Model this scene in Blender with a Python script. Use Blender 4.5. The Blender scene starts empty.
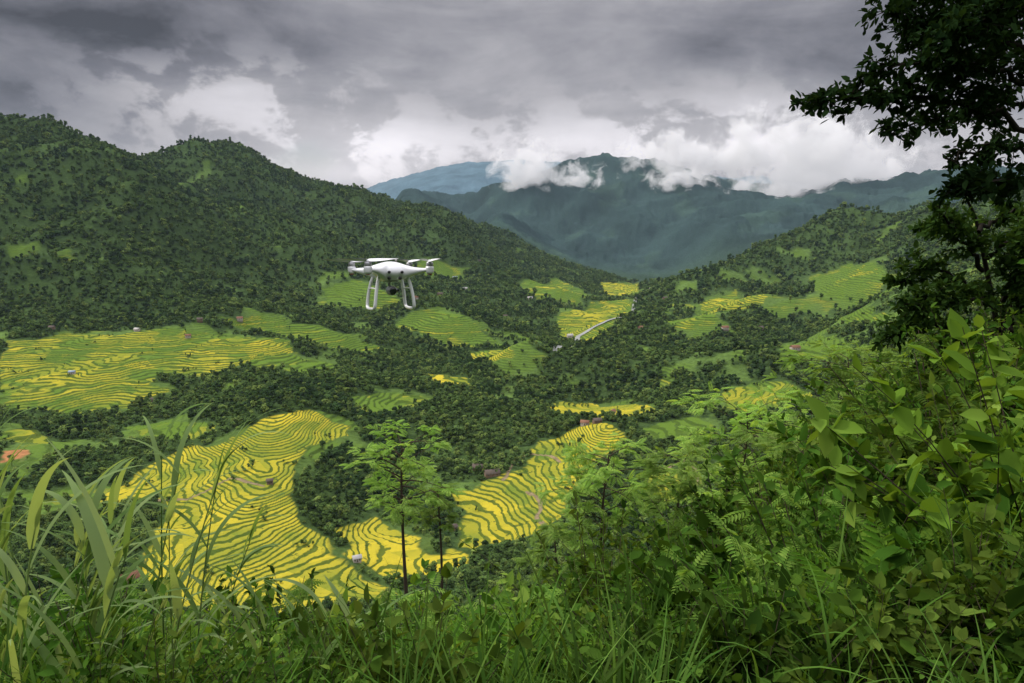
import bpy, math, numpy as np, time
from mathutils import Vector
T0=time.time()
rng=np.random.default_rng(7)
scene=bpy.context.scene
PITCH=math.radians(10.5); CP,SP=math.cos(PITCH),math.sin(PITCH); F=683.0
def P(u,v,Y):
    """world point on bearing (u,v) at forward distance Y"""
    px=(u-512)/F; py=(341.5-v)/F
    yy=CP+SP*py; zz=-SP+CP*py
    return (px/yy*Y, Y, zz/yy*Y)
# ---------------- noise -----------------
_G=np.random.default_rng(3).random((256,256))*2*np.pi
_GX,_GY=np.cos(_G),np.sin(_G)
def gn(x,y,s=0):
    x=x+s*37.3; y=y+s*91.7
    x0=np.floor(x); y0=np.floor(y); fx=x-x0; fy=y-y0
    i=x0.astype(np.int64); j=y0.astype(np.int64)
    u=fx*fx*fx*(fx*(fx*6-15)+10); v=fy*fy*fy*(fy*(fy*6-15)+10)
    def g(a,b):
        ii=(i+a)&255; jj=(j+b)&255
        return _GX[ii,jj]*(fx-a)+_GY[ii,jj]*(fy-b)
    return 1.5*((g(0,0)*(1-u)+g(1,0)*u)*(1-v)+(g(0,1)*(1-u)+g(1,1)*u)*v)
def fbm(x,y,wl,o=4,s=0,ridge=False):
    t=0;a=1.0;tot=0
    for k in range(o):
        n=gn(x/wl,y/wl,s+k*3.1)
        if ridge: n=1-2*np.abs(n)
        t=t+a*n; tot+=a; a*=0.5; wl=wl/2.03
    return t/tot
def ss(x,a,b):
    t=np.clip((x-a)/(b-a),0,1); return t*t*(3-2*t)
# ---------------- terrain control --------
CT=[]
def add(u,v,Y,*_):
    CT.append(P(u,v,Y))
def addS(u,s,Y): CT.append(((u-512)/F/0.93*Y,Y,s*Y))
for u,sl in ((-150,(-1.75,-.98,-.88,-.85,-.86,-.86,-.85,-.8)),(100,(-1.75,-.98,-.9,-.88,-.88,-.88,-.86,-.82)),(400,(-1.75,-.98,-.88,-.84,-.82,-.84,-.84,-.82)),
             (600,(-1.75,-.97,-.84,-.76,-.72,-.74,-.8,-.8)),(760,(-1.72,-.93,-.74,-.6,-.52,-.5,-.62,-.7)),(900,(-1.7,-.9,-.64,-.48,-.38,-.34,-.40,-.5)),(1030,(-1.65,-.85,-.54,-.36,-.26,-.24,-.28,-.34)),(1250,(-1.6,-.8,-.45,-.3,-.2,-.2,-.2,-.2))):
    for Y,s in zip((1,2,5,9,16,35,80,180),sl): addS(u,s,Y)
for c in [(-200,600,420),(20,600,360),(250,615,410),(400,610,410),(560,580,430),(700,540,440),(850,480,420),(1000,380,450),
 (250,500,560),(280,415,740),(330,450,690),(150,470,640),(400,560,500),(360,430,760),(530,490,600),(600,430,700),(440,450,720),(620,480,600),
 (700,480,560),(680,430,700),(760,395,800),(850,400,640),(950,330,620),(1020,270,640),(1200,200,700),
 (100,330,1200),(0,340,1130),(250,340,1180),(100,410,860),(0,412,830),(60,470,640),(-200,420,800),(-200,330,1200),
 (600,345,1250),(600,405,950),(520,375,1050),(700,370,1000),(400,380,1060),(480,365,1150),(300,385,950),
 (0,290,1380),(-200,240,1400),(100,250,1520),(100,200,1750),(200,310,1450),(300,250,2100),(300,215,2550),(400,270,2150),(450,240,2750),(450,320,1600),(330,290,1850),(330,330,1350),
 (200,230,1900),(200,185,2300),(10,210,1600),(10,165,1780),
 (0,138,1950),(-200,115,1950),(60,147,2000),(130,167,2150),(160,160,2400),(205,148,2600),(240,163,2700),(290,181,2850),(350,198,3000),(400,212,3150),(450,223,3300),(500,240,3400),(560,259,3400),(610,277,3300),
 (540,330,1550),(560,300,2100),(600,305,2150),(625,285,2900),(500,280,2500),
 (700,330,1450),(740,302,1750),(800,340,1250),(800,300,1850),(850,275,1950),(900,290,1400),(960,270,1300),(1030,235,1200),(1200,180,1300),
 (680,278,2600),(760,258,2500),(820,243,2500),(870,235,2450),(920,224,2400),(1024,207,2200),(1200,162,2200),
 (650,262,4000),(560,250,4300),(720,238,3900),(800,228,3900),(900,215,3900),(480,235,4400),(430,225,4600),
 (600,215,4800),(700,212,4800),(800,205,4800),(500,205,5000),
 (600,160,6000),(575,166,6000),(625,161,6000),(555,174,5900),(520,188,5800),(480,200,5800),(650,167,6000),(690,173,5900),(720,180,5900),(780,190,6000),(850,190,6200),(920,189,6200),(1024,175,6200),(1200,165,6200),
 (380,200,9500),(430,183,9500),(490,174,9800),(330,235,9500),(100,235,9500),(-200,235,9500),(600,190,9800),(800,200,9800),(1100,200,9800),
 (430,208,7500),(330,225,7000)]: add(*c)
for (u,v,Y) in [(0,138,1950),(-200,115,1950),(60,147,2000),(205,148,2600),(290,181,2850),(350,198,3000),(450,223,3300),(130,167,2250)]:
    add(u,v+60,Y*1.35)
for (u,v,Y) in [(700,278,2600),(760,258,2500),(820,243,2500),(920,224,2400),(1024,207,2200)]: add(u,v+22,Y*1.22)
for (u,v) in [(600,158),(520,190),(720,180),(850,190),(1024,180)]: add(u,v+35,7200)
CT=np.array(CT)
AZS=4.0
cr=np.hypot(CT[:,0],CT[:,1]); cx=np.stack([np.arctan2(CT[:,0],CT[:,1])*AZS,np.log(cr)*1.6],1); cv=CT[:,2]/cr
def kern(d2): return np.sqrt(d2+0.02)
D2=((cx[:,None]-cx[None])**2).sum(-1)
nC=len(cx); A=np.zeros((nC+3,nC+3)); A[:nC,:nC]=kern(D2)-0.004*np.eye(nC)
Q=np.hstack([np.ones((nC,1)),cx]); A[:nC,nC:]=Q; A[nC:,:nC]=Q.T
W=np.linalg.solve(A,np.concatenate([cv,np.zeros(3)]))
def rbf(p,l):
    out=np.empty(p.size); a=p.ravel(); b=l.ravel()
    for i in range(0,a.size,20000):
        aa=a[i:i+20000,None];bb=b[i:i+20000,None]
        out[i:i+20000]=kern((aa-cx[:,0])**2+(bb-cx[:,1])**2)@W[:nC]+W[nC]+W[nC+1]*aa[:,0]+W[nC+2]*bb[:,0]
    return out.reshape(p.shape)
PH=math.radians(48)
# spurs: (x0,y0,x1,y1,height,halfwidth) ridge lines running down into the valley, metres
SPURS=[(30,1120,330,1000,46,90),(760,1650,330,1420,58,110),(1150,1350,640,1130,54,105),(-600,2050,-130,1500,74,135),(-1000,1800,-560,1330,70,120),
       (-260,2600,120,2150,70,130),(1100,2300,520,2050,72,130),(-60,850,40,800,14,60),(-330,980,-120,930,18,70)]
def H(x,y):
    x=np.asarray(x,float);y=np.asarray(y,float)
    r=np.maximum(np.hypot(x,y),0.8); ph=np.arctan2(x,y)
    z=rbf(np.clip(ph,-PH,PH)*AZS,np.log(r)*1.6)*r
    back=ss(np.abs(ph),PH,math.radians(120))
    z=z*(1-back)+back*(-1.6+np.minimum(r*0.35,350))
    nv=fbm(x,y,230,4,1)*(14*ss(r,180,600)+11*ss(r,800,1300))
    nn=fbm(x,y,6,3,2)*0.25*ss(r,1.5,12)
    m=ss(z,-225,-90)*ss(r,1000,1600)
    far=ss(r,3500,4800)
    mt=(fbm(x+80*gn(x/500,y/500,9),y,640,5,4,True)*98-17)*m*(1-far)+fbm(x,y,160,3,5)*14*m
    fr=(fbm(x+200*gn(x/1300,y/1300,19),y,1100,6,6,True)*165-55)*far*(1-.5*ss(r,7000,9000))
    wx=x+60*gn(x/240,y/240,29); wy=y+60*gn(x/240,y/240,33)
    sp=0
    for x0,y0,x1,y1,h,w in SPURS:
        ex,ey=x1-x0,y1-y0; t=np.clip(((wx-x0)*ex+(wy-y0)*ey)/(ex*ex+ey*ey),0,1)
        d=np.hypot(wx-x0-t*ex,wy-y0-t*ey); sp=sp+h*(1-.35*t)*np.exp(-(d/w)**2)
    return z+nv+nn+mt+fr+sp-6*ss(r,600,1200)*(r<4000)
def hit(u,v,ymin=200,ymax=4500):
    Ys=np.geomspace(ymin,ymax,1400)
    a=P(u,v,1.0); x=a[0]*Ys; z=a[2]*Ys
    h=H(x,Ys); k=np.where(h>z)[0]
    i=k[0] if len(k) else len(Ys)-1
    return np.array([x[i],Ys[i],h[i]])
# ------------- field survey --------------
FIELDS=[
 ([(0,342),(60,335),(130,332),(200,331),(290,343),(296,352),(250,364),(200,374),(150,378),(165,392),(130,408),(60,414),(0,412)],1.8,.24),
 ([(105,500),(140,470),(190,447),(240,437),(280,413),(310,411),(348,425),(350,438),(302,448),(292,478),(283,492),(300,520),(330,540),(350,575),(390,588),(405,600),(340,612),(250,614),(180,604),(140,590),(150,540),(170,512),(150,502)],.95,.64),
 ([(335,530),(370,520),(395,530),(430,545),(470,552),(475,562),(430,575),(380,580),(345,560)],1.0,.8),
 ([(446,497),(490,481),(520,462),(540,440),(590,423),(622,430),(620,450),(590,470),(578,490),(560,512),(530,532),(490,547),(455,547),(462,515)],1.1,.54),
 ([(545,405),(590,403),(650,404),(655,412),(600,418),(560,413)],1.5,.6),
 ([(722,395),(750,383),(790,380),(810,392),(800,405),(760,412),(728,408)],1.7,.08),
 ([(640,475),(690,465),(705,475),(695,502),(660,507),(645,495)],1.3,.3),
 ([(555,315),(590,303),(628,298),(634,312),(612,330),(585,343),(560,338)],2.2,.2),
 ([(700,304),(735,290),(765,297),(745,311),(712,313)],3,.3),
 ([(808,276),(850,263),(885,266),(890,290),(850,302),(820,296)],4,-.15),
 ([(395,322),(440,310),(480,328),(505,345),(470,348),(420,337)],3,-.05),
 ([(318,287),(360,280),(402,300),(380,312),(332,303)],4,-.2),
 ([(428,374),(468,379),(466,387),(430,385)],2,.7),
 ([(0,430),(44,430),(48,444),(0,448)],2,.2),
 ([(215,320),(280,318),(350,335),(395,350),(320,346),(250,331)],2.6,-.05),
 ([(520,286),(556,278),(600,297),(575,306),(540,300)],3,.0),
 ([(600,284),(640,282),(638,293),(606,296)],2.5,.3),
 ([(770,345),(830,335),(860,350),(820,366),(780,360)],3,-.2),
 ([(640,425),(700,418),(715,432),(690,445),(650,440)],2,-.15),
 ([(470,352),(500,350),(520,358),(490,364)],2,.3),
 ([(130,425),(180,420),(215,428),(190,440),(140,440)],2,-.1),
 ([(660,320),(700,312),(720,322),(690,332)],3,-.1),
 ([(820,312),(870,305),(900,318),(850,328)],3,-.2),
 ([(380,262),(430,258),(470,268),(430,276)],4,-.2),
 ([(240,352),(300,356),(340,366),(300,374),(250,368)],2.5,-.05),
 ([(350,395),(400,392),(430,402),(390,412),(355,408)],2,-.1),
]
FP=[]
for poly,st,cp in FIELDS:
    w=np.array([hit(u,v) for u,v in poly]); FP.append((w[:,:2],st,cp))
SOIL=np.array([hit(u,v)[:2] for u,v in [(0,453),(25,449),(36,454),(18,459),(0,462)]])
TRACKS=[np.array([hit(u,v)[:2] for u,v in l]) for l in ([(503,480),(511,468),(516,460),(532,454),(550,456),(560,463)],[(543,528),(538,515),(541,503),(528,492)],[(665,470),(683,460),(694,470),(698,484)],[(150,500),(190,500),(230,478),(262,486)])]
def sdist(px,py,poly):
    """signed distance (+inside)"""
    n=len(poly); d=np.full(px.shape,1e18); ins=np.zeros(px.shape,bool)
    for i in range(n):
        a=poly[i]; b=poly[(i+1)%n]; e=b-a; L=(e**2).sum()+1e-9
        t=np.clip(((px-a[0])*e[0]+(py-a[1])*e[1])/L,0,1)
        d=np.minimum(d,(px-a[0]-t*e[0])**2+(py-a[1]-t*e[1])**2)
        c=((a[1]>py)!=(b[1]>py))&(px<(b[0]-a[0])*(py-a[1])/(b[1]-a[1]+1e-12)+a[0])
        ins^=c
    d=np.sqrt(d); return np.where(ins,d,-d)
def fields(x,y):
    sh=x.shape; x=x.ravel();y=y.ravel()
    sd=np.full(x.shape,-999.0); st=np.full(x.shape,3.0); cp=np.full(x.shape,.1)
    wx=x+fbm(x,y,60,4,11)*18; wy=y+fbm(x,y,60,4,12)*28
    for poly,s,c in FP+[(SOIL,50,-1)]:
        lo=poly.min(0)-90; hi=poly.max(0)+90
        k=np.where((x>lo[0])&(x<hi[0])&(y>lo[1])&(y<hi[1]))[0]
        if not len(k): continue
        d=sdist(wx[k],wy[k],poly); b=d>sd[k]; kk=k[b]
        sd[kk]=d[b]; st[kk]=s; cp[kk]=c
    st=np.where(sd<-1.2,3.0,st)
    return sd.reshape(sh),st.reshape(sh),cp.reshape(sh)
def trackd(x,y):
    d=np.full(x.shape,999.)
    for w in TRACKS:
        lo=w.min(0)-15; hi=w.max(0)+15; k=np.where((x>lo[0])&(x<hi[0])&(y>lo[1])&(y<hi[1]))
        if not len(k[0]): continue
        px=x[k]+fbm(x[k],y[k],25,2,81)*5; py=y[k]
        for a,b in zip(w[:-1],w[1:]):
            e=b-a; t=np.clip(((px-a[0])*e[0]+(py-a[1])*e[1])/((e**2).sum()+1e-9),0,1)
            d[k]=np.minimum(d[k],np.hypot(px-a[0]-t*e[0],py-a[1]-t*e[1]))
    return d
def meadow(x,y,sd):
    """open grassy ground, 0..1"""
    r=np.hypot(x,y)
    n=fbm(x,y,120,5,21)+0.25*fbm(x,y,600,2,22)
    right=ss(np.arctan2(x,y),0.02,0.25)
    left=ss(np.arctan2(x,y),-.1,-.3)*ss(r,1350,1700)
    th=0.20-0.06*right*ss(r,700,1100)+.12*ss(r,1700,2200)+.06*left-.18*ss(sd,-35,0)
    return ss(n,th,th+0.10)*ss(r,420,650)*ss(r,3500,3000)
# ---------------- material helpers --------
class NT:
    def __init__(s,tree): s.t=tree; s.n=tree.nodes; s.l=tree.links
    def node(s,ty,**k):
        n=s.n.new(ty)
        for a,b in k.items(): setattr(n,a,b)
        return n
    def put(s,sock,v):
        if isinstance(v,bpy.types.NodeSocket): s.l.new(v,sock)
        elif v is not None:
            if isinstance(v,(tuple,list)) and len(v)==3 and sock.type=='RGBA': v=(*v,1)
            sock.default_value=v
    def m(s,op,a,b=None,c=None,clamp=False):
        n=s.node('ShaderNodeMath',operation=op,use_clamp=clamp)
        s.put(n.inputs[0],a)
        if b is not None: s.put(n.inputs[1],b)
        if c is not None: s.put(n.inputs[2],c)
        return n.outputs[0]
    def vm(s,op,a,b=None,sc=None):
        n=s.node('ShaderNodeVectorMath',operation=op); s.put(n.inputs[0],a)
        if b is not None: s.put(n.inputs[1],b)
        if sc is not None: s.put(n.inputs['Scale'],sc)
        return n.outputs[0]
    def mix(s,f,a,b,bt='MIX'):
        n=s.node('ShaderNodeMix',data_type='RGBA',blend_type=bt)
        s.put(n.inputs[0],f); s.put(n.inputs[6],a); s.put(n.inputs[7],b); return n.outputs[2]
    def noise(s,vec,sc,det=4,rough=.5,dist=0,dim='3D'):
        n=s.node('ShaderNodeTexNoise',noise_dimensions=dim)
        if vec is not None: s.put(n.inputs['Vector'],vec)
        s.put(n.inputs['Scale'],sc); s.put(n.inputs['Detail'],det); s.put(n.inputs['Roughness'],rough); s.put(n.inputs['Distortion'],dist)
        return n.outputs['Fac']
    def sst(s,x,a,b):
        n=s.node('ShaderNodeMapRange',interpolation_type='SMOOTHSTEP'); s.put(n.inputs[0],x); s.put(n.inputs[1],a); s.put(n.inputs[2],b)
        return n.outputs[0]
    def attr(s,name,out='Fac'):
        n=s.node('ShaderNodeAttribute',attribute_name=name); return n.outputs[out]
def newmat(name):
    m=bpy.data.materials.new(name); m.use_nodes=True; m.node_tree.nodes.clear(); t=NT(m.node_tree)
    o=t.node('ShaderNodeOutputMaterial'); return m,t,o
def pbr(name,col,rough=.6,metal=0,var=0.0,vs=5,coat=0):
    m,t,o=newmat(name); b=t.node('ShaderNodeBsdfPrincipled')
    if var:
        g=t.node('ShaderNodeTexCoord').outputs['Object']; n=t.noise(g,vs,3,.6)
        c=t.mix(n,tuple(x*(1-var) for x in col),tuple(min(1,x*(1+var)) for x in col))
        t.put(b.inputs['Base Color'],c)
    else: t.put(b.inputs['Base Color'],col)
    b.inputs['Roughness'].default_value=rough; b.inputs['Metallic'].default_value=metal; b.inputs['Coat Weight'].default_value=coat
    t.l.new(b.outputs[0],o.inputs[0]); return m
def flat(name,col):
    m,t,o=newmat(name); d=t.node('ShaderNodeBsdfDiffuse'); t.put(d.inputs[0],col); t.l.new(d.outputs[0],o.inputs[0]); return m
def leafmat(name,c1,c2,c3=None,trans=.35,gloss=.0,patch=0.5,alt=None):
    """foliage: per-leaf and per-plant variation"""
    m,t,o=newmat(name)
    isl=t.node('ShaderNodeNewGeometry'); ob=t.node('ShaderNodeObjectInfo')
    c=t.mix(isl.outputs['Random Per Island'],c1,c2)
    if c3:
        n=t.noise(isl.outputs['Position'],patch,2,.5); c=t.mix(t.sst(n,.45,.62),c,c3)
    rnd=ob.outputs['Random']
    if alt: c=t.mix(t.sst(t.m('FRACT',t.m('MULTIPLY',rnd,7.31)),.6,.95),c,alt)
    c=t.vm('SCALE',c,sc=t.m('MULTIPLY_ADD',rnd,.95,.5))
    d=t.node('ShaderNodeBsdfDiffuse'); t.put(d.inputs[0],c); a=d
    if trans:
        tr=t.node('ShaderNodeBsdfTranslucent'); t.put(tr.inputs[0],t.vm('MULTIPLY',c,(1.5,1.35,.6)))
        a=t.node('ShaderNodeMixShader'); a.inputs[0].default_value=trans; t.l.new(d.outputs[0],a.inputs[1]); t.l.new(tr.outputs[0],a.inputs[2])
    if gloss:
        gl=t.node('ShaderNodeBsdfGlossy'); gl.inputs['Roughness'].default_value=.5; t.put(gl.inputs[0],(.5,.6,.45))
        b=t.node('ShaderNodeMixShader'); b.inputs[0].default_value=gloss; t.l.new(a.outputs[0],b.inputs[1]); t.l.new(gl.outputs[0],b.inputs[2]); a=b
    t.l.new(a.outputs[0],o.inputs[0]); return m
# ---------------- mesh helpers ------------
def mkmesh(name,verts,quads,mats=(),midx=None,smooth=False):
    me=bpy.data.meshes.new(name)
    verts=np.asarray(verts,np.float32); quads=np.asarray(quads,np.int32).reshape(-1,4)
    nq=len(quads)
    me.vertices.add(len(verts)); me.vertices.foreach_set('co',verts.ravel())
    li=quads.ravel()
    me.loops.add(len(li)); me.loops.foreach_set('vertex_index',li)
    me.polygons.add(nq)
    me.polygons.foreach_set('loop_start',(np.arange(nq)*4).astype(np.int32))
    for m in mats: me.materials.append(m)
    if midx is not None: me.polygons.foreach_set('material_index',np.asarray(midx,np.int32))
    if smooth: me.polygons.foreach_set('use_smooth',np.ones(nq,bool))
    me.update(calc_edges=True); return me
def obj(name,me,parent=None,link=True,loc=None):
    o=bpy.data.objects.new(name,me)
    if link: scene.collection.objects.link(o)
    if parent: o.parent=parent
    if loc is not None: o.location=loc
    return o
class MB:
    def __init__(s): s.v=[];s.f=[];s.m=[];s.n=0
    def add(s,v,f,mi=0):
        v=np.asarray(v,float).reshape(-1,3); f=np.asarray(f,int).reshape(-1,4)
        s.v.append(v); s.f.append(f+s.n); s.m.append(np.full(len(f),mi)); s.n+=len(v)
    def mesh(s,name,mats,smooth=False):
        return mkmesh(name,np.concatenate(s.v),np.concatenate(s.f),mats,np.concatenate(s.m),smooth)
def unit(a): return a/(np.linalg.norm(a,axis=-1,keepdims=True)+1e-9)
def place(tv,tf,pos,d,up,sc):
    """copy template (y=along, z=normal) to many places"""
    n=len(pos); y=unit(d); x=unit(np.cross(y,up)); z=np.cross(x,y)
    sc=np.asarray(sc,float); sc=sc[:,None] if sc.ndim==1 else sc
    R=np.stack([x,y,z],1)
    v=np.einsum('kj,njc->nkc',tv,R)*sc[:,None,:1]+pos[:,None,:]
    f=tf[None]+(np.arange(n)*len(tv))[:,None,None]
    return v.reshape(-1,3),f.reshape(-1,4)
def tube(pts,rad,sides=6):
    pts=np.asarray(pts,float); n=len(pts); rad=np.broadcast_to(rad,(n,))
    tg=unit(np.gradient(pts,axis=0)); ref=np.array([0.31,0.17,0.93]) if abs(tg[0,2])<.9 else np.array([1.,.1,0])
    a=unit(np.cross(tg,ref)); b=np.cross(tg,a)
    th=np.arange(sides)/sides*2*np.pi
    v=pts[:,None]+rad[:,None,None]*(a[:,None]*np.cos(th)[None,:,None]+b[:,None]*np.sin(th)[None,:,None])
    i=np.arange(n-1)[:,None]*sides; j=np.arange(sides)[None]; j2=(j+1)%sides
    f=np.stack([i+j,i+j2,i+sides+j2,i+sides+j],-1).reshape(-1,4)
    return v.reshape(-1,3),f
LEAF_V=np.array([(0,0,0),(-.5,.3,.06),(-.42,.66,.04),(0,1,-.1),(.42,.66,.04),(.5,.3,.06)],float)*np.array([.42,1,1])
LEAF_F=np.array([(0,3,2,1),(0,5,4,3)])
CL_V=np.array([(-.5,-.35,-.1),(.45,-.45,.05),(.5,.4,-.12),(-.4,.5,.1)],float); CL_F=np.array([(0,1,2,3)])
def rdir(n,r=rng,zb=0.0):
    v=r.normal(size=(n,3)); v[:,2]+=zb; return unit(v)
# ---------------- materials ---------------
bark=flat('bark',(.07,.055,.04))
bark_d=flat('bark_dark',(.025,.022,.018))
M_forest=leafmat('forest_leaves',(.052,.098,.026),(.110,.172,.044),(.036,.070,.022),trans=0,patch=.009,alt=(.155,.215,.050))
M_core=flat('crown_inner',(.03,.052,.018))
M_shrub=leafmat('shrub_leaves',(.022,.060,.009),(.075,.145,.020),(.04,.10,.012),trans=.3,patch=.6)
M_shrub2=leafmat('shrub_leaves_light',(.06,.125,.015),(.16,.24,.04),(.095,.175,.02),trans=.35,patch=.6)
M_feather=leafmat('feathery_leaves',(.16,.29,.055),(.30,.43,.11),(.20,.35,.065),trans=.45,patch=.5)
M_dark=leafmat('dark_leaves',(.008,.020,.007),(.02,.042,.013),trans=.2)
M_grass=leafmat('grass_blades',(.04,.10,.016),(.12,.21,.04),(.07,.15,.022),trans=.35,patch=1.5)
M_reed=leafmat('reed_blades',(.20,.34,.10),(.40,.54,.22),trans=.4)
M_fern=leafmat('fern_fronds',(.05,.13,.012),(.12,.23,.025),trans=.4,patch=1.5)
M_frag=leafmat('feathery_shrub',(.07,.15,.022),(.17,.27,.05),(.10,.19,.03),trans=.4,patch=.5)
# ---------------- terrain mesh ------------
cols=np.concatenate([np.linspace(-180,-50,50)[:-1],np.linspace(-50,50,1150),np.linspace(50,180,50)[1:]])
ph=np.radians(cols)
rr=np.concatenate([np.geomspace(0.8,280,190)[:-1],np.geomspace(280,1700,760)[:-1],np.geomspace(1700,14000,400)])
PHI,R=np.meshgrid(ph,rr); X=R*np.sin(PHI); Y=R*np.cos(PHI); Z=H(X,Y)
sd,st,cp=fields(X,Y); md=meadow(X,Y,sd)
infld=ss(sd,-1.0,2.5)
tm=np.maximum(infld,md*.75*(sd<-1)*ss(fbm(X,Y,90,2,71),-.15,.15))
cp=np.where((sd<-1),np.clip(-.25+.5*fbm(X,Y,70,2,72),-.5,.2),cp)
issoil=(cp<=-.9)
p=Z/st; fr=p-np.floor(p)
zt=st*(np.floor(p)-.5+ss(fr,0,.3))
Z2=Z+np.where(issoil,0,(zt-Z)*tm)
Z2=Z2+np.where(R>2000,fbm(X,Y,35,3,31)*9*ss(R,2000,4000),0)
print('terrain eval',time.time()-T0)
nr,nc=R.shape
idx=np.arange(nr*nc).reshape(nr,nc)
q=np.stack([idx[:-1,:-1],idx[:-1,1:],idx[1:,1:],idx[1:,:-1]],-1).reshape(-1,4)[:, ::-1]
c_for=np.array([.050,.085,.025]); c_mead=np.array([.085,.14,.034]); c_near=np.array([.02,.04,.01]); c_soil=np.array([.34,.16,.07]); c_far_haze=np.array([.030,.054,.052]); c_vfar_haze=np.array([.075,.13,.165]); c_dirt=np.array([.22,.17,.10])
col=c_for+(c_mead-c_for)*md[...,None]
gl=ss(fbm(X,Y,420,5,43),.12,.3)[...,None]*.5
f1=ss(R,3000,4200)[...,None]; col=col*(1-f1)+(c_far_haze+gl*np.array([.02,.035,.015]))*f1  # far slopes tinted blue-green: distance haze painted into their base colour
f2=ss(R,6800,8200)[...,None]; col=col*(1-f2)+c_vfar_haze*f2  # farthest range bluer still, aerial haze put into the colour
col=col*(1+.5*fbm(X,Y,300,5,41)[...,None])
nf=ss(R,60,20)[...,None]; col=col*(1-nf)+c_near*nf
so=(issoil*infld)[...,None]; col=col*(1-so)+c_soil*so
tk=ss(trackd(X,Y),2.6,1.2); col=col*(1-tk[...,None])+c_dirt*tk[...,None]
tmask=np.where(issoil,0,tm)*(1-tk)
M_ter,t,o=newmat('hillside_and_rice_terraces')
pos=t.node('ShaderNodeNewGeometry').outputs['Position']
base=t.attr('col','Color'); ms=t.attr('tmask'); phs=t.attr('phase'); cr_=t.attr('crop')
wob=t.m('MULTIPLY',t.m('SUBTRACT',t.noise(pos,.04,3,.55),.5),1.0)
pw=t.m('ADD',phs,wob); fl=t.m('FLOOR',pw); fc=t.m('FRACT',pw)
wn=t.node('ShaderNodeTexWhiteNoise',noise_dimensions='1D'); t.l.new(fl,wn.inputs['W'])
vor=t.node('ShaderNodeTexVoronoi',feature='F1'); t.put(vor.inputs['Vector'],pos); t.put(vor.inputs['Scale'],.028)
vc=t.node('ShaderNodeSeparateColor'); t.l.new(vor.outputs['Color'],vc.inputs[0])
var=t.m('ADD',t.m('MULTIPLY',t.m('SUBTRACT',wn.outputs[0],.5),.45),t.m('MULTIPLY',t.m('SUBTRACT',vc.outputs[0],.5),.5))
var=t.m('ADD',var,t.m('MULTIPLY',t.m('SUBTRACT',t.noise(pos,.012,3,.6),.5),2.0))
cy=t.m('ADD',cr_,var,clamp=True)
crop=t.mix(cy,(.095,.170,.026),(.54,.43,.035))
crop=t.mix(t.m('MULTIPLY',t.noise(pos,.35,4,.75),.40),crop,(.12,.165,.02))
bank=t.m('MAXIMUM',t.m('SUBTRACT',1.0,t.sst(fc,.22,.34)),t.sst(fc,.93,1.0))
bankc=t.mix(t.noise(pos,.05,3,.6),(.030,.062,.012),(.085,.130,.024))
crop=t.mix(t.m('MULTIPLY',bank,.9),crop,bankc)
scr=t.sst(t.noise(pos,.10,4,.65),.60,.67)
crop=t.mix(t.m('MULTIPLY',scr,.8),crop,(.04,.075,.018))
gn1=t.noise(pos,.15,5,.7)
b1=t.vm('SCALE',base,sc=t.m('MULTIPLY_ADD',gn1,1.9,.05))
cc=t.mix(ms,b1,crop)
bs=t.node('ShaderNodeBsdfDiffuse'); t.put(bs.inputs[0],cc)
bp=t.node('ShaderNodeBump'); bp.inputs['Strength'].default_value=.6; bp.inputs['Distance'].default_value=4
t.put(bp.inputs['Height'],gn1); t.l.new(bp.outputs[0],bs.inputs['Normal'])
t.l.new(bs.outputs[0],o.inputs[0])
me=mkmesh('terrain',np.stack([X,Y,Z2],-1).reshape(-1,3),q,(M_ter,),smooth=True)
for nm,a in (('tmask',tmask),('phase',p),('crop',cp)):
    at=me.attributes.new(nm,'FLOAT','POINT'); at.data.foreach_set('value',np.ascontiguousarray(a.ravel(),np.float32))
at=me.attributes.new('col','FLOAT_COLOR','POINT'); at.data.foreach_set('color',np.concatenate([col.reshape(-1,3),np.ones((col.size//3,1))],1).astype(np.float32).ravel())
obj('terrain',me)
print('terrain built',time.time()-T0)
def ribbon(name,pix,width,mat,lift):
    w=np.array([hit(u,v)[:2] for u,v in pix]); s=np.linspace(0,1,len(w)); t2=np.linspace(0,1,160)
    w=np.stack([np.interp(t2,s,w[:,c]) for c in range(2)],-1)
    for _ in range(6): w[1:-1]=(w[:-2]+2*w[1:-1]+w[2:])/4
    tg=unit(np.gradient(w,axis=0)); nrm=np.stack([-tg[:,1],tg[:,0]],-1); k=np.linspace(-1,1,5)
    g=w[:,None]+nrm[:,None]*k[None,:,None]*width/2*(1+.35*fbm(w[:,0],w[:,1],30,2,5))[:,None,None]
    z=H(g[...,0],g[...,1]); z=z.max(1,keepdims=True)*.5+z*.5+lift
    v=np.concatenate([g,z[...,None]],-1).reshape(-1,3); i=np.arange(159)[:,None]*5; j=np.arange(4)[None]
    obj(name,mkmesh(name,v,np.stack([i+j,i+j+1,i+5+j+1,i+5+j],-1).reshape(-1,4),(mat,),smooth=True))
M_water=pbr('stream_water',(.26,.27,.24),.2,var=.3,vs=.05)
ribbon('stream',[(640,296),(634,308),(625,318),(606,322),(590,330),(578,337),(575,346),(556,352)],12,M_water,1.0)
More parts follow.
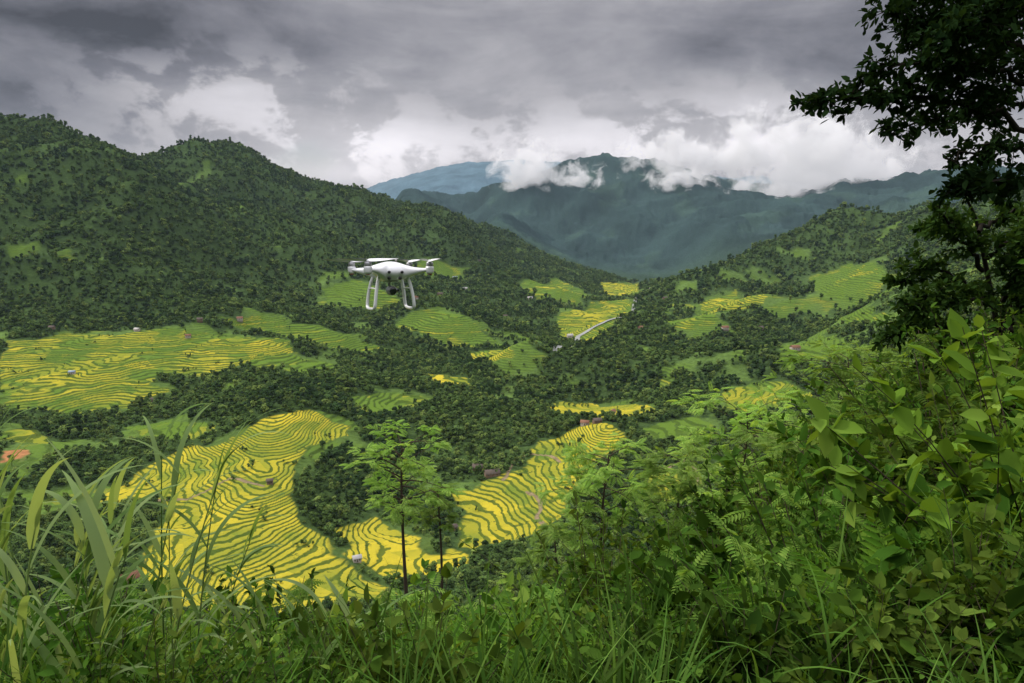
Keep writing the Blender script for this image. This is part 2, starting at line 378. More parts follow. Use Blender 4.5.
# ---------------- instancing --------------
def coll(name,objs):
    c=bpy.data.collections.new(name)
    for o_ in objs: c.objects.link(o_)
    return c
def scatter(name,pts,rot,scl,idx,col):
    me=bpy.data.meshes.new(name); me.vertices.add(len(pts)); me.vertices.foreach_set('co',np.asarray(pts,np.float32).ravel())
    a=me.attributes.new('rot','FLOAT_VECTOR','POINT'); a.data.foreach_set('vector',np.asarray(rot,np.float32).ravel())
    a=me.attributes.new('scl','FLOAT_VECTOR','POINT'); a.data.foreach_set('vector',np.asarray(scl,np.float32).ravel())
    a=me.attributes.new('idx','INT','POINT'); a.data.foreach_set('value',np.asarray(idx,np.int32))
    ob=obj(name,me); g=bpy.data.node_groups.new(name,'GeometryNodeTree')
    g.interface.new_socket('Geometry',in_out='INPUT',socket_type='NodeSocketGeometry'); g.interface.new_socket('Geometry',in_out='OUTPUT',socket_type='NodeSocketGeometry')
    gi=g.nodes.new('NodeGroupInput'); go=g.nodes.new('NodeGroupOutput')
    ci=g.nodes.new('GeometryNodeCollectionInfo'); ci.inputs['Collection'].default_value=col; ci.inputs['Separate Children'].default_value=True; ci.inputs['Reset Children'].default_value=True
    ip=g.nodes.new('GeometryNodeInstanceOnPoints'); ip.inputs['Pick Instance'].default_value=True
    def na(n,ty):
        x=g.nodes.new('GeometryNodeInputNamedAttribute'); x.data_type=ty; x.inputs['Name'].default_value=n; return x.outputs['Attribute']
    g.links.new(gi.outputs[0],ip.inputs['Points']); g.links.new(ci.outputs[0],ip.inputs['Instance'])
    g.links.new(na('idx','INT'),ip.inputs['Instance Index']); g.links.new(na('rot','FLOAT_VECTOR'),ip.inputs['Rotation']); g.links.new(na('scl','FLOAT_VECTOR'),ip.inputs['Scale'])
    g.links.new(ip.outputs[0],go.inputs[0])
    md_=ob.modifiers.new('instances','NODES'); md_.node_group=g; return ob
def ico_lump(rad,c,r):
    th=np.linspace(0.05,np.pi-.05,5); f=np.arange(7)/7*2*np.pi
    TH,FF=np.meshgrid(th,f,indexing='ij'); k=rad*(1+r.normal(size=TH.shape)*.1)
    v=np.stack([k*np.sin(TH)*np.cos(FF),k*np.sin(TH)*np.sin(FF),k*np.cos(TH)],-1).reshape(-1,3)+c
    i=np.arange(4)[:,None]*7; j=np.arange(7)[None]; j2=(j+1)%7
    return v,np.stack([i+j,i+7+j,i+7+j2,i+j2],-1).reshape(-1,4)
def forest_tree(k):
    r=np.random.default_rng(100+k); b=MB()
    h=[9,11,8,13,7][k]; cw=[4.6,4.2,5,3.6,4][k]
    b.add(*tube([(0,0,-2),(0,0,h*.5),(.2,.1,h*.8)],[.25,.18,.08],4),1)
    nl=[7,7,8,7,6][k]
    for i in range(nl):
        a=r.random()*6.28; q=r.random()**.6*cw*.62; zc=h*(.45+.45*r.random())*(1-.12*(q/cw))
        c=np.array([q*math.cos(a),q*math.sin(a),zc]); lr=cw*r.uniform(.33,.55)
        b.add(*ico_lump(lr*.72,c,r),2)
        n=52; d=rdir(n,r,.5); ps=c+d*lr*r.uniform(.7,1.15,(n,1))*np.array([1,1,.8])
        nm=unit(d+np.array([0,0,.5])+r.normal(size=(n,3))*.3); tg=np.cross(nm,rdir(n,r))
        v,f=place(CL_V,CL_F,ps,tg,nm,r.uniform(.45,1.15,n)); b.add(v,f,0)
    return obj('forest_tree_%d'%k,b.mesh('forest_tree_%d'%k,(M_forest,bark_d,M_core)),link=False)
fc_=coll('forest_kinds',[forest_tree(k) for k in range(5)])
def samp(n,r0,r1,p0,p1):
    r=np.sqrt(rng.uniform(r0*r0,r1*r1,n)); a=np.radians(rng.uniform(p0,p1,n)); return r*np.sin(a),r*np.cos(a)
def plant(n,r0,r1,s0,s1):
    x,y=samp(n,r0,r1,-41,41); s_,_,_=fields(x,y); m_=meadow(x,y,s_)
    k=(s_<-2.0)&(rng.random(n)>m_*.93)&(rng.random(n)<1.3-.55*ss(s_,-30,-3)); x=x[k];y=y[k]; z=H(x,y); n=len(x)
    cl=1+.5*fbm(x,y,60,2,51)
    s=rng.uniform(s0,s1,n)*cl*(1+.5*(rng.random(n)>.93))
    return np.stack([x,y,z-.5],1),np.stack([s,s,s*rng.uniform(.8,1.2,n)],1)
sets=[plant(2400,70,260,.4,.75),plant(16000,260,700,.35,.9),plant(40000,700,1600,.5,1.05),plant(64000,1600,3500,.7,1.45)]
pts=np.concatenate([a for a,_ in sets]); scl=np.concatenate([a for _,a in sets]); n=len(pts)
x,y=samp(40000,380,1700,-43,43); s_,_,c_=fields(x,y); k=(s_>.5)&(fbm(x,y,45,3,61)>.30+.05*(s_>12))&(c_>-.9); x=x[k];y=y[k]
pts=np.concatenate([pts,np.stack([x,y,H(x,y)-.5],1)]); s=rng.uniform(.2,.5,len(x)); scl=np.concatenate([scl,np.stack([s,s,s],1)]); n=len(pts)
rot=np.zeros((n,3)); rot[:,2]=rng.uniform(0,6.28,n); rot[:,:2]=rng.normal(size=(n,2))*.06
scatter('forest_trees',pts,rot,scl,rng.integers(0,5,n),fc_)
print('forest',n,time.time()-T0)
# ---------------- foreground plants -------
def arcs(n,r,base,az,L,e0,droop,segs=9,w=.012,ex=1.5):
    s=np.linspace(0,1,segs+1)[None]; e=e0[:,None]-droop[:,None]*s**ex; ds=L[:,None]/segs
    hx=np.cumsum(np.cos(e)*ds,1)-np.cos(e)*ds; hz=np.cumsum(np.sin(e)*ds,1)-np.sin(e)*ds
    c=np.stack([hx*np.cos(az)[:,None],hx*np.sin(az)[:,None],hz],-1)+base[:,None]
    side=np.stack([-np.sin(az),np.cos(az),np.zeros(n)],-1)[:,None]
    tw=r.normal(size=(n,1))*.5
    side=side+np.array([0,0,1.])*np.sin(tw)[...,None]*.6
    w=np.broadcast_to(w,(n,))
    ww=(w[:,None]*np.minimum(1,(s*5+.35))*(1-s**2.2)+.0008)[...,None]
    v=np.stack([c-side*ww,c+side*ww],2).reshape(n,-1,3)
    i=np.arange(segs)*2; f=np.stack([i,i+1,i+3,i+2],-1)
    f=f[None]+(np.arange(n)*(segs+1)*2)[:,None,None]
    return v.reshape(-1,3),f.reshape(-1,4)
def grass_clump(k):
    r=np.random.default_rng(200+k); b=MB(); n=60
    base=np.concatenate([r.normal(size=(n,2))*.16,np.zeros((n,1))-.05],1)
    b.add(*arcs(n,r,base,r.uniform(0,6.28,n),r.uniform(.5,1.15,n),r.uniform(1.1,1.55,n),r.uniform(.3,1.9,n),8,r.uniform(.005,.013,n)))
    return obj('grass_clump_%d'%k,b.mesh('grass_clump_%d'%k,(M_grass,)),link=False)
def frond_tpl(npair,plen,pw,droop,taper=True):
    b=MB(); s=np.linspace(0,1,7); pts=np.stack([0*s,s,-droop*s*s],-1)
    b.add(*tube(pts,.006*(1-.7*s),3))
    ss_=np.linspace(.12,.98,npair)
    for sg in(-1,1):
        pos=np.stack([0*ss_,ss_,-droop*ss_**2],-1)
        d=np.stack([sg*np.ones(npair),.55*np.ones(npair),-.25*np.ones(npair)],-1)
        ln=plen*(np.sin(np.pi*np.clip(ss_*.9+.12,0,1))**.7 if taper else np.ones(npair))
        tv=LEAF_V*np.array([pw,1,1])
        v,f=place(tv,LEAF_F,pos,d,np.tile([0,0,1.],(npair,1)),ln); b.add(v,f)
    return np.concatenate(b.v),np.concatenate(b.f)
FERN=frond_tpl(18,.22,.55,.35); FEA=frond_tpl(9,.30,.72,.22)
def fern(k):
    r=np.random.default_rng(300+k); b=MB(); n=11; az=r.uniform(0,6.28,n); e=r.uniform(.45,1.2,n)
    d=np.stack([np.cos(az)*np.cos(e),np.sin(az)*np.cos(e),np.sin(e)],-1)
    v,f=place(*FERN,np.zeros((n,3)),d,np.tile([0,0,1.],(n,1)),r.uniform(.6,1.1,n)); b.add(v,f)
    return obj('fern_%d'%k,b.mesh('fern_%d'%k,(M_fern,)),link=False)
def shrub(k,mat,ls,ns=46,nl=26,h=1.5,lw=1.15):
    r=np.random.default_rng(400+k); b=MB()
    for i in range(ns):
        az=r.uniform(0,6.28); e=r.uniform(.55,1.5); L=h*r.uniform(.6,1.15); s=np.linspace(0,1,7)
        bend=r.normal()*.3; ee=e-.5*s**2*r.random(); aa=az+bend*s
        st_=np.stack([np.cos(ee)*np.cos(aa),np.cos(ee)*np.sin(aa),np.sin(ee)],-1)*L/6
        pts=np.vstack([[0,0,0],np.cumsum(st_,0)[:-1]])+np.array([r.normal()*.1,r.normal()*.1,0])
        b.add(*tube(pts,.008*(1-.7*s),3),1)
        tt=r.uniform(.3,1,nl)**.8; ps=np.stack([np.interp(tt,s,pts[:,c]) for c in range(3)],-1)
        dd=unit(np.tile(pts[-1]-pts[-3],(nl,1)))*.5+rdir(nl,r,.05)
        up=unit(np.tile([0,0,1.],(nl,1))+r.normal(size=(nl,3))*.35)
        v,f=place(LEAF_V*np.array([lw,1,1]),LEAF_F,ps,dd,up,ls*r.uniform(.55,1.25,nl)); b.add(v,f)
    return obj('shrub_%d'%k,b.mesh('shrub_%d'%k,(mat,bark)),link=False)
def feathshrub(k):
    r=np.random.default_rng(450+k); b=MB()
    for i in range(12):
        az=r.uniform(0,6.28); e=r.uniform(.8,1.45); L=1.9*r.uniform(.6,1.1)
        d=np.array([math.cos(e)*math.cos(az),math.cos(e)*math.sin(az),math.sin(e)]); s=np.linspace(0,1,5)
        pts=d*L*s[:,None]+np.array([0,0,-.2])*s[:,None]**2; b.add(*tube(pts,.012*(1-.7*s),4),1)
        n=20; tt=r.uniform(.35,1,n); ps=np.stack([np.interp(tt,s,pts[:,c]) for c in range(3)],-1)
        v,f=place(*FEA,ps,rdir(n,r,.25)*np.array([1,1,.5]),np.tile([0,0,1.],(n,1)),r.uniform(.2,.36,n)); b.add(v,f)
    return obj('shrub_z%d'%k,b.mesh('shrub_z%d'%k,(M_frag,bark)),link=False)
kinds=[shrub(0,M_shrub,.12,36,22),shrub(1,M_shrub,.20,26,16,1.3,1.35),shrub(2,M_shrub2,.10,36,24,1.7),shrub(3,M_shrub2,.17,28,16,1.5,1.4),shrub(4,M_shrub,.09,40,26,1.4),feathshrub(0)]
sc_=coll('shrub_kinds',kinds)
def scat(name,n,r0,r1,p0,p1,col,nk,s0,s1,w=None,cond=None):
    x,y=samp(n,r0,r1,p0,p1)
    if cond is not None: k=cond(x,y); x=x[k];y=y[k]
    n=len(x); z=H(x,y); s=rng.uniform(s0,s1,n); rot=np.stack([rng.normal(size=n)*.12,rng.normal(size=n)*.12,rng.uniform(0,6.28,n)],1)
    return scatter(name,np.stack([x,y,z-.05],1),rot,np.stack([s,s,s*rng.uniform(.8,1.2,n)],1),rng.choice(nk,n,p=w),col)
scat('shrubs',130,2.3,4.5,-44,44,sc_,6,.24,.46,[.25,.3,.1,.2,.15,.0])
scat('shrubs',260,4.2,10,-44,46,sc_,6,.42,.9,[.25,.22,.12,.14,.22,.05])
scat('shrubs',560,9,30,-42,46,sc_,6,.8,1.6,[.22,.15,.2,.12,.2,.11])
scat('shrubs',400,30,80,-42,46,sc_,5,1.6,3.0,[.32,.12,.2,.06,.3])
gc=coll('grass_kinds',[grass_clump(k) for k in range(4)])
scat('grass',150,1.9,6,-44,44,gc,4,.5,.85)
scat('grass',80,6,16,-44,44,gc,4,.9,1.4)
fcn=coll('fern_kinds',[fern(k) for k in range(3)])
scat('ferns',140,2.5,9,-12,44,fcn,3,.4,.85)
# ---- reeds, front left
reed_b=MB(); r=np.random.default_rng(58)
culms=[(-20,2.6,1.35,.15),(40,2.9,1.3,.35),(75,2.5,1.05,.1),(125,2.9,1.5,.5),(140,2.7,1.35,.6),(150,3.1,1.75,.2),(160,3.1,1.45,.2),(185,3.2,1.25,.7),(15,3.4,1.6,-.2),(110,3.4,1.5,.0),(-60,3,1.6,.3),(230,3.0,.85,.6),(300,3.1,.8,.4),(60,2.2,1.0,.8),(-10,2.2,1.1,.5),(90,2.7,1.2,.3),(30,2.4,1.0,.5),(340,3.2,.8,.2),(0,3.0,1.7,.1),(175,2.9,1.5,.35)]
for u,Yd,L,ln in culms:
    x=(u-512)/F/.93*Yd; z=float(H(np.array([x]),np.array([Yd]))[0]); s=np.linspace(0,1,8)
    pts=np.stack([x+ln*.35*L*s**1.6,Yd+r.normal()*.08*s,z+L*s*.93],-1); reed_b.add(*tube(pts,.006*(1-.6*s),5))
    n=11; tt=np.linspace(.15,1,n); base=np.stack([np.interp(tt,s,pts[:,c]) for c in range(3)],-1)
    az=np.where(r.random(n)<.68,r.normal(size=n)*.5,np.pi+r.normal(size=n)*.5)
    v,f=arcs(n,r,base,az,r.uniform(.3,.6,n),r.uniform(1.0,1.4,n),r.uniform(.5,2.0,n),14,r.uniform(.010,.020,n)); reed_b.add(v,f)
obj('reed_grass',reed_b.mesh('reed_grass',(M_reed,)))
# ---- individual trees
def feather_tree(name,u,vtop,Yd,H_t,cr_w,seed,mat=M_feather,fs=.7,nb=16,lean=0.0):
    r=np.random.default_rng(seed); b=MB(); top=np.array(P(u,vtop,Yd)); x,y=top[0]-lean,top[1]
    zg=float(H(np.array([x]),np.array([y]))[0])-.3; hh=top[2]-zg
    s=np.linspace(0,1,12); tr=np.stack([x+lean*s+.12*np.sin(s*5+seed)*s,y+.1*np.cos(s*6+seed)*s,zg+hh*s*.97],-1)
    b.add(*tube(tr,.009*hh*(1-.85*s)+.01,7),1)
    ch=H_t/hh
    for i in range(nb):
        q=1-ch*(i+.5)/nb; p0=np.array([np.interp(q,s,tr[:,c]) for c in range(3)])
        az=i*2.4+r.normal()*.4; L=cr_w*(.35+.65*math.sin(math.pi*min(1,(1-q)/ch*.75+.15)))*r.uniform(.6,1.2)
        e=r.uniform(.15,.75); t_=np.linspace(0,1,6)
        d=np.array([math.cos(az)*math.cos(e),math.sin(az)*math.cos(e),math.sin(e)])
        pts=p0+d*L*t_[:,None]-np.array([0,0,.22*L])*t_[:,None]**2.2; b.add(*tube(pts,.022*(1-.75*t_)*max(.4,hh/9),4),1)
        for j in range(3):
            tt=r.uniform(.35,1); pp=np.array([np.interp(tt,t_,pts[:,c]) for c in range(3)])
            dd=unit(d+r.normal(size=3)*.7); l2=L*.35; sub=pp+dd*l2*t_[:,None]; b.add(*tube(sub,.008*(1-.6*t_),3),1)
            n=6; q2=r.uniform(.3,1,n); ps=pp+dd*l2*q2[:,None]
            v,f=place(*FEA,ps,unit(dd+r.normal(size=(n,3))*.8)*np.array([1,1,.35])-np.array([0,0,.12]),np.tile([0,0,1.],(n,1))+r.normal(size=(n,3))*.25,fs*r.uniform(.6,1.15,n)); b.add(v,f)
        n=6; ps=pts[-1]+r.normal(size=(n,3))*.1
        v,f=place(*FEA,ps,unit(d+r.normal(size=(n,3))*.7)*np.array([1,1,.4]),np.tile([0,0,1.],(n,1)),fs*r.uniform(.7,1.15,n)); b.add(v,f)
    return obj(name,b.mesh(name,(mat,bark)))
feather_tree('young_tree',402,434,22,2.9,1.45,1,fs=.40,nb=28)
feather_tree('young_tree',438,480,24,1.6,.7,11,fs=.38,nb=11)
feather_tree('young_tree',606,448,17,2.4,1.5,2,fs=.40,nb=26)
feather_tree('young_tree',680,450,15,1.6,1.0,3,fs=.36,nb=16)
feather_tree('young_tree',745,408,20,2.8,2.0,4,fs=.45,nb=30)
feather_tree('young_tree',850,350,26,3.8,2.7,5,fs=.55,nb=34)
feather_tree('young_tree',560,525,14,1.2,.7,6,fs=.33,nb=10)
feather_tree('young_tree',810,422,13,1.7,1.2,8,fs=.34,nb=18)
feather_tree('young_tree',930,395,12,1.7,1.2,9,mat=M_frag,fs=.34,nb=16)
# ---- big dark broadleaf tree, right
def limb_tree(name,Yd,trunk,limbs,seed,fs,per,mat=M_dark,tr=.16,spread=.9,hang=.1,nlf=20):
    r=np.random.default_rng(seed); b=MB()
    tp=np.array([P(u,v,Yd+dy) for u,v,dy in trunk]); g=tp[0].copy(); g[2]=float(H(np.array([g[0]]),np.array([g[1]]))[0])-.3
    tp=np.vstack([g,tp]); s=np.linspace(0,1,len(tp)); ts=np.linspace(0,1,20); tpp=np.stack([np.interp(ts,s,tp[:,c]) for c in range(3)],-1)
    b.add(*tube(tpp,tr*(1-.75*ts),8),1)
    for L in limbs:
        lp=np.array([P(u,v,Yd+dy) for u,v,dy in L]); s=np.linspace(0,1,len(lp)); t_=np.linspace(0,1,14)
        pp=np.stack([np.interp(t_,s,lp[:,c]) for c in range(3)],-1)+r.normal(size=(14,3))*.05
        b.add(*tube(pp,.055*(1-.8*t_)+.006,5),1)
        ll=np.linalg.norm(pp[-1]-pp[0]); nt=int(per*ll)
        for j in range(nt):
            q=r.uniform(.15,1)**.75; p0=np.array([np.interp(q,t_,pp[:,c]) for c in range(3)])
            dd=unit(unit(pp[-1]-pp[0])*.45+r.normal(size=3)*np.array([1,1,.65])); l2=r.uniform(.35,1)*spread*(1.15-.5*q)
            tt=np.linspace(0,1,6); sub=p0+dd*l2*tt[:,None]-np.array([0,0,hang*l2])*tt[:,None]**2; b.add(*tube(sub,.012*(1-.7*tt),3),1)
            n=nlf; q2=r.integers(2,6,n); ps=sub[q2]+r.normal(size=(n,3))*.05
            v,f=place(LEAF_V*np.array([1.2,1,1]),LEAF_F,ps,rdir(n,r,-.15)+dd*.5,np.tile([0,0,1.],(n,1))+r.normal(size=(n,3))*.6,fs*r.uniform(.55,1.25,n)); b.add(v,f)
    return obj(name,b.mesh(name,(mat,bark_d)))
limb_tree('large_tree',13,[(1075,420,0),(1060,200,0),(1050,60,.3),(1040,-80,.2),(1030,-220,0)],
 [[(1052,140,0),(1000,112,-.3),(940,92,-.5),(880,96,-.6),(820,102,-.5)],
  [(1050,60,0),(1000,40,.5),(950,25,.6),(885,16,.7)],
  [(1048,40,0),(1000,-20,-.6),(930,-60,-.8)],
  [(1050,100,0),(1010,75,-1),(960,60,-1.2),(885,66,-1.3)],
  [(1055,160,0),(1020,150,.6),(985,146,1),(950,158,1)],
  [(1045,-20,0),(1010,-10,1),(960,-5,1.4),(872,-2,1.5)],
  [(1055,20,0),(1030,0,-1.5),(1000,10,-1.8),(945,40,-1.9)],
  [(1055,110,0),(1020,100,1.5),(960,112,1.8),(875,132,1.9)],
  [(1055,80,0),(1020,50,2),(980,30,2.3),(900,38,2.5)],
  [(1060,190,0),(1030,182,-.6),(1000,178,-1),(960,186,-1.2)],
  [(1048,30,0),(1010,20,.2),(960,-15,.4),(900,-30,.5)],
  [(1045,-80,0),(1100,-120,0),(1180,-100,0)],[(1050,50,0),(1120,20,0),(1200,40,0)]],77,.17,14,spread=.8)
M_dusk=leafmat('dusky_leaves',(.018,.042,.010),(.042,.085,.018),trans=.3)
limb_tree('slender_tree',16,[(1010,430,0),(1000,340,0),(985,260,.2),(975,215,.2),(965,195,0)],
 [[(985,270,0),(960,240,-.3),(938,205,-.4)],[(990,300,0),(960,280,.3),(925,262,.5),(900,285,.6)],[(978,230,0),(1000,215,.4),(1020,210,.6)],
  [(1000,340,0),(960,330,-.5),(925,320,-.6),(890,335,-.6)],[(1000,330,0),(1030,300,-.4),(1060,290,0)],[(985,260,0),(1010,245,-.6),(1040,235,-.8)],[(1005,380,0),(970,370,-.5),(925,372,-.6)],[(1005,380,0),(1030,350,-1),(1060,360,-1)],
  [(995,310,0),(970,300,-1),(940,300,-1.2),(900,305,-1.2)],[(980,240,0),(960,225,.4),(930,230,.5)],[(1000,330,0),(1010,300,.6),(1035,270,.8)],[(1005,370,0),(985,345,.6),(940,350,1)],
  [(1000,300,0),(1015,270,-1),(1030,240,-1.2)],[(1000,330,0),(1020,330,-1.4),(1045,320,-1.6)]],78,.19,13,
 mat=M_dusk,tr=.09,spread=.8)
print('foreground',time.time()-T0)
# ---------------- houses ------------------
def boxv(x0,x1,y0,y1,z0,z1):
    v=[(x,y,z) for z in(z0,z1) for x,y in((x0,y0),(x1,y0),(x1,y1),(x0,y1))]
    return v,[(3,2,1,0),(4,5,6,7),(0,1,5,4),(1,2,6,5),(2,3,7,6),(3,0,4,7)]
M_wall=pbr('plaster_wall',(.34,.30,.25),.9,var=.2,vs=1); M_wood=pbr('timber_wall',(.14,.09,.055),.9,var=.3,vs=2)
M_r=[pbr('thatch_roof',(.13,.10,.08),.95,var=.3,vs=2),pbr('metal_roof_blue',(.26,.34,.44),.5,var=.15,vs=1),pbr('tile_roof',(.24,.11,.06),.8,var=.3,vs=2),pbr('pale_roof',(.48,.46,.44),.6,var=.15)]
M_gl=pbr('window_dark',(.02,.025,.03),.3)
def house(u,v,w,d,kind,yaw,wm=M_wall):
    p_=hit(u,v); e=bpy.data.objects.new('farmhouse',None); scene.collection.objects.link(e); e.location=(p_[0],p_[1],p_[2]+.4+(2 if p_[1]>1200 else 0)); e.rotation_euler[2]=yaw
    if kind==0: wm=M_wood
    h=3.2; b=MB(); b.add(*boxv(-w/2,w/2,-d/2,d/2,-6,h)); obj('walls',b.mesh('walls',(wm,)),e)
    b=MB(); ov=.7; rh=d*.36
    for s in(-1,1):
        v=[(-w/2-ov,s*(d/2+ov),h-.25),(w/2+ov,s*(d/2+ov),h-.25),(w/2+ov,0,h+rh),(-w/2-ov,0,h+rh)]
        v+= [(a,b_,c+.18) for a,b_,c in v]; b.add(v,[(0,1,2,3),(4,5,6,7),(0,1,5,4),(1,2,6,5),(3,0,4,7)])
    for s in(-1,1): b.add([(s*w/2,-d/2,h),(s*w/2,d/2,h),(s*w/2,0,h+rh-.1),(s*w/2,0,h+rh-.1)],[(0,1,2,3)])
    obj('roof',b.mesh('roof',(M_r[kind],)),e)
    b=MB(); b.add(*boxv(-.5,.5,-d/2-.03,-d/2+.02,0,2.1)); obj('door',b.mesh('door',(M_wood,)),e)
    b=MB()
    for xx in(-w*.3,w*.3): b.add(*boxv(xx-.45,xx+.45,-d/2-.03,-d/2+.02,1,2.1))
    obj('windows',b.mesh('windows',(M_gl,)),e)
for a in [(357,562,6,4.5,3,.4),(72,374,8,5,1,.2),(137,331,9,6,3,-.3),(188,338,9,6,2,.5),(492,476,14,8,0,.3),(478,470,10,7,0,-.2),(452,531,8,5,0,.6),(128,582,12,8,2,.7),
          (270,484,5,4,0,.2),(100,325,10,7,0,.1),(395,262,13,9,3,.1),(455,279,14,9,1,.4),(480,262,14,9,0,.1),(597,423,9,6,0,.3),(612,414,9,6,2,.9),(684,403,9,6,2,.2),(795,350,12,8,2,.2),(570,338,12,8,3,.3),(415,300,13,8,2,.5),(505,318,13,8,0,.2),(52,330,9,6,0,.1),(650,290,13,8,3,.4),
          (200,322,9,6,0,.2),(440,296,13,8,0,.1),(530,300,14,9,3,.2),(665,300,14,9,0,.6),(725,330,13,8,2,.2),(150,402,7,5,0,.5),(640,330,12,8,2,.3),(545,312,13,8,2,.3),(690,352,11,7,0,.6),(760,330,12,8,0,.2),(585,425,9,6,2,-.3),(465,290,13,8,3,.2),(240,322,10,7,2,.3)]:
    house(*a)
# ---------------- drone -------------------
M_white=pbr('white_shell',(.8,.8,.81),.28,coat=.4); M_grey=pbr('grey_metal',(.35,.35,.36),.35,.6); M_blk=pbr('black_plastic',(.02,.02,.022),.35); M_prop=pbr('propeller_white',(.75,.75,.77),.4)
M_lens=pbr('lens_glass',(.01,.01,.015),.05,coat=1); M_red=pbr('status_lamp',(.45,.03,.02),.3)
dr=bpy.data.objects.new('quadcopter_drone',None); scene.collection.objects.link(dr)
def lathe(prof,sides=24,axis='z'):
    prof=np.array(prof,float); th=np.arange(sides)/sides*2*np.pi
    v=np.stack([prof[:,0,None]*np.cos(th),prof[:,0,None]*np.sin(th),np.broadcast_to(prof[:,1,None],(len(prof),sides))],-1)
    if axis=='y': v=v[...,[0,2,1]]
    if axis=='x': v=v[...,[2,0,1]]
    n=len(prof); i=np.arange(n-1)[:,None]*sides; j=np.arange(sides)[None]; j2=(j+1)%sides
    return v.reshape(-1,3),np.stack([i+j,i+j2,i+sides+j2,i+sides+j],-1).reshape(-1,4)
def part(name,b,mat):
    return obj(name,b.mesh(name,(mat,),smooth=True),dr)
def off(vf,o_): return np.asarray(vf[0])+np.array(o_),vf[1]
ARM=.1235
nt_=96; ns_=22
th=np.arange(nt_)/nt_*2*np.pi
Rt=.072+.112*np.clip(-np.cos(4*th),0,1)**2.6
bd=MB()
for side in(1,-1):
    s=np.sin(np.linspace(0,1,ns_)*np.pi/2)
    rad=s[:,None]*Rt[None]; ex=rad/.184
    core=np.exp(-(rad/.082)**2)
    thick=(.012+.034*core) if side>0 else (.011+.026*core)
    edge=np.sqrt(np.clip(1-s[:,None]**4,0,1)); dih=.014*ex**1.5
    z=side*thick*edge+dih
    v=np.stack([rad*np.cos(th),rad*np.sin(th),z],-1).reshape(-1,3)
    i=np.arange(ns_-1)[:,None]*nt_; j=np.arange(nt_)[None]; j2=(j+1)%nt_
    f=np.stack([i+j,i+nt_+j,i+nt_+j2,i+j2],-1).reshape(-1,4)
    if side<0: f=f[:,::-1]
    bd.add(v,f)
part('shell',bd,M_white)
b=MB(); b2=MB(); b3=MB(); b4=MB()
for k,(sx,sy) in enumerate(((1,1),(-1,1),(-1,-1),(1,-1))):
    c=np.array([sx*ARM,sy*ARM,.016])
    b.add(*off(lathe([(0,-.019),(.012,-.018),(.0155,-.010),(.0165,.004),(.0155,.010),(0,.011)]),c))
    b2.add(*off(lathe([(0,.010),(.0135,.011),(.014,.013),(.014,.024),(.012,.027),(0,.028)]),c))
    b4.add(*off(lathe([(0,-.022),(.009,-.021),(.010,-.018),(0,-.0175)]),c))
    b3.add(*off(lathe([(0,.027),(.007,.028),(.008,.032),(.004,.036),(0,.037)]),c))
    a=[1.75,-.30,-.55,1.6][k]
    for q in(0,math.pi):
        s=np.linspace(0,1,10); L=.119; w=.0125*np.sin(np.pi*np.clip(s*.75+.2,0,1))+.002; w=w*(1-s**6*.7)
        d=np.array([math.cos(a+q),math.sin(a+q),0]); n_=np.array([-d[1],d[0],0]); tw=(.5-.35*s)[:,None]
        cc=c+np.array([0,0,.033])+d*L*s[:,None]+np.array([0,0,.006])*s[:,None]**2
        lft=cc-w[:,None]*(n_*np.cos(tw)+np.array([0,0,1])*np.sin(tw)); rgt=cc+w[:,None]*(n_*np.cos(tw)+np.array([0,0,1])*np.sin(tw))
        v=np.stack([lft,rgt],1).reshape(-1,3); i=np.arange(9)*2; f=np.stack([i,i+1,i+3,i+2],-1)
        b3.add(v,f); b3.add(v+np.array([0,0,.0012]),f[:,::-1])
part('motor_pods',b,M_white); part('motors',b2,M_grey); part('propellers',b3,M_prop); part('arm_lamps',b4,M_red)
for nm,sx in(('landing_skid_1',1),('landing_skid_2',-1)):
    b=MB()
    ctl=np.array([(sx*.058,.040,-.012),(sx*.068,.050,-.045),(sx*.076,.056,-.09),(sx*.080,.058,-.130),(sx*.082,.046,-.141),(sx*.082,0,-.143),(sx*.082,-.046,-.141),(sx*.080,-.058,-.130),(sx*.076,-.056,-.09),(sx*.068,-.050,-.045),(sx*.058,-.040,-.012)])
    t1=np.linspace(0,1,len(ctl)); t2=np.linspace(0,1,50); pts=np.stack([np.interp(t2,t1,ctl[:,c]) for c in range(3)],-1)
    for _ in range(3): pts[1:-1]=(pts[:-2]+2*pts[1:-1]+pts[2:])/4
    b.add(*tube(pts,.0066,10))
    b.add(*tube([(sx*.072,.052,-.062),(sx*.073,0,-.060),(sx*.072,-.052,-.062)],.003,8))
    part(nm,b,M_white)
b=MB(); b.add(*off(lathe([(0,-.034),(.030,-.034),(.033,-.028),(.033,-.016),(0,-.014)]),(0,-.01,0))); part('gimbal_plate',b,M_grey)
b=MB(); b.add(*tube([(0,.012,-.03),(0,.018,-.045),(.004,.02,-.066),(.024,.018,-.070),(.028,.0,-.070),(.028,-.014,-.070)],.006,8))
part('gimbal_arm',b,M_grey)
b=MB(); b.add(*off(lathe([(0,-.022),(.015,-.022),(.0185,-.018),(.0200,0),(.0185,.015),(.015,.018),(0,.018)],axis='y'),(0,-.012,-.070))); part('camera_body',b,M_grey)
b=MB(); b.add(*off(lathe([(.0,-.029),(.011,-.029),(.0145,-.027),(.0145,-.018),(0,-.018)],axis='y'),(0,-.012,-.070))); part('camera_lens',b,M_lens)
b=MB()
for sx in(-1,1): b.add(*off(lathe([(0,-.006),(.0055,-.006),(.006,0),(0,.001)],axis='y'),(sx*.026,-.072,.004)))
for sx in(-1,1): b.add(*off(lathe([(0,-.006),(.006,-.006),(.007,0),(0,.001)],axis='y'),(sx*.022,-.058,-.020)))
part('sensors',b,M_blk)
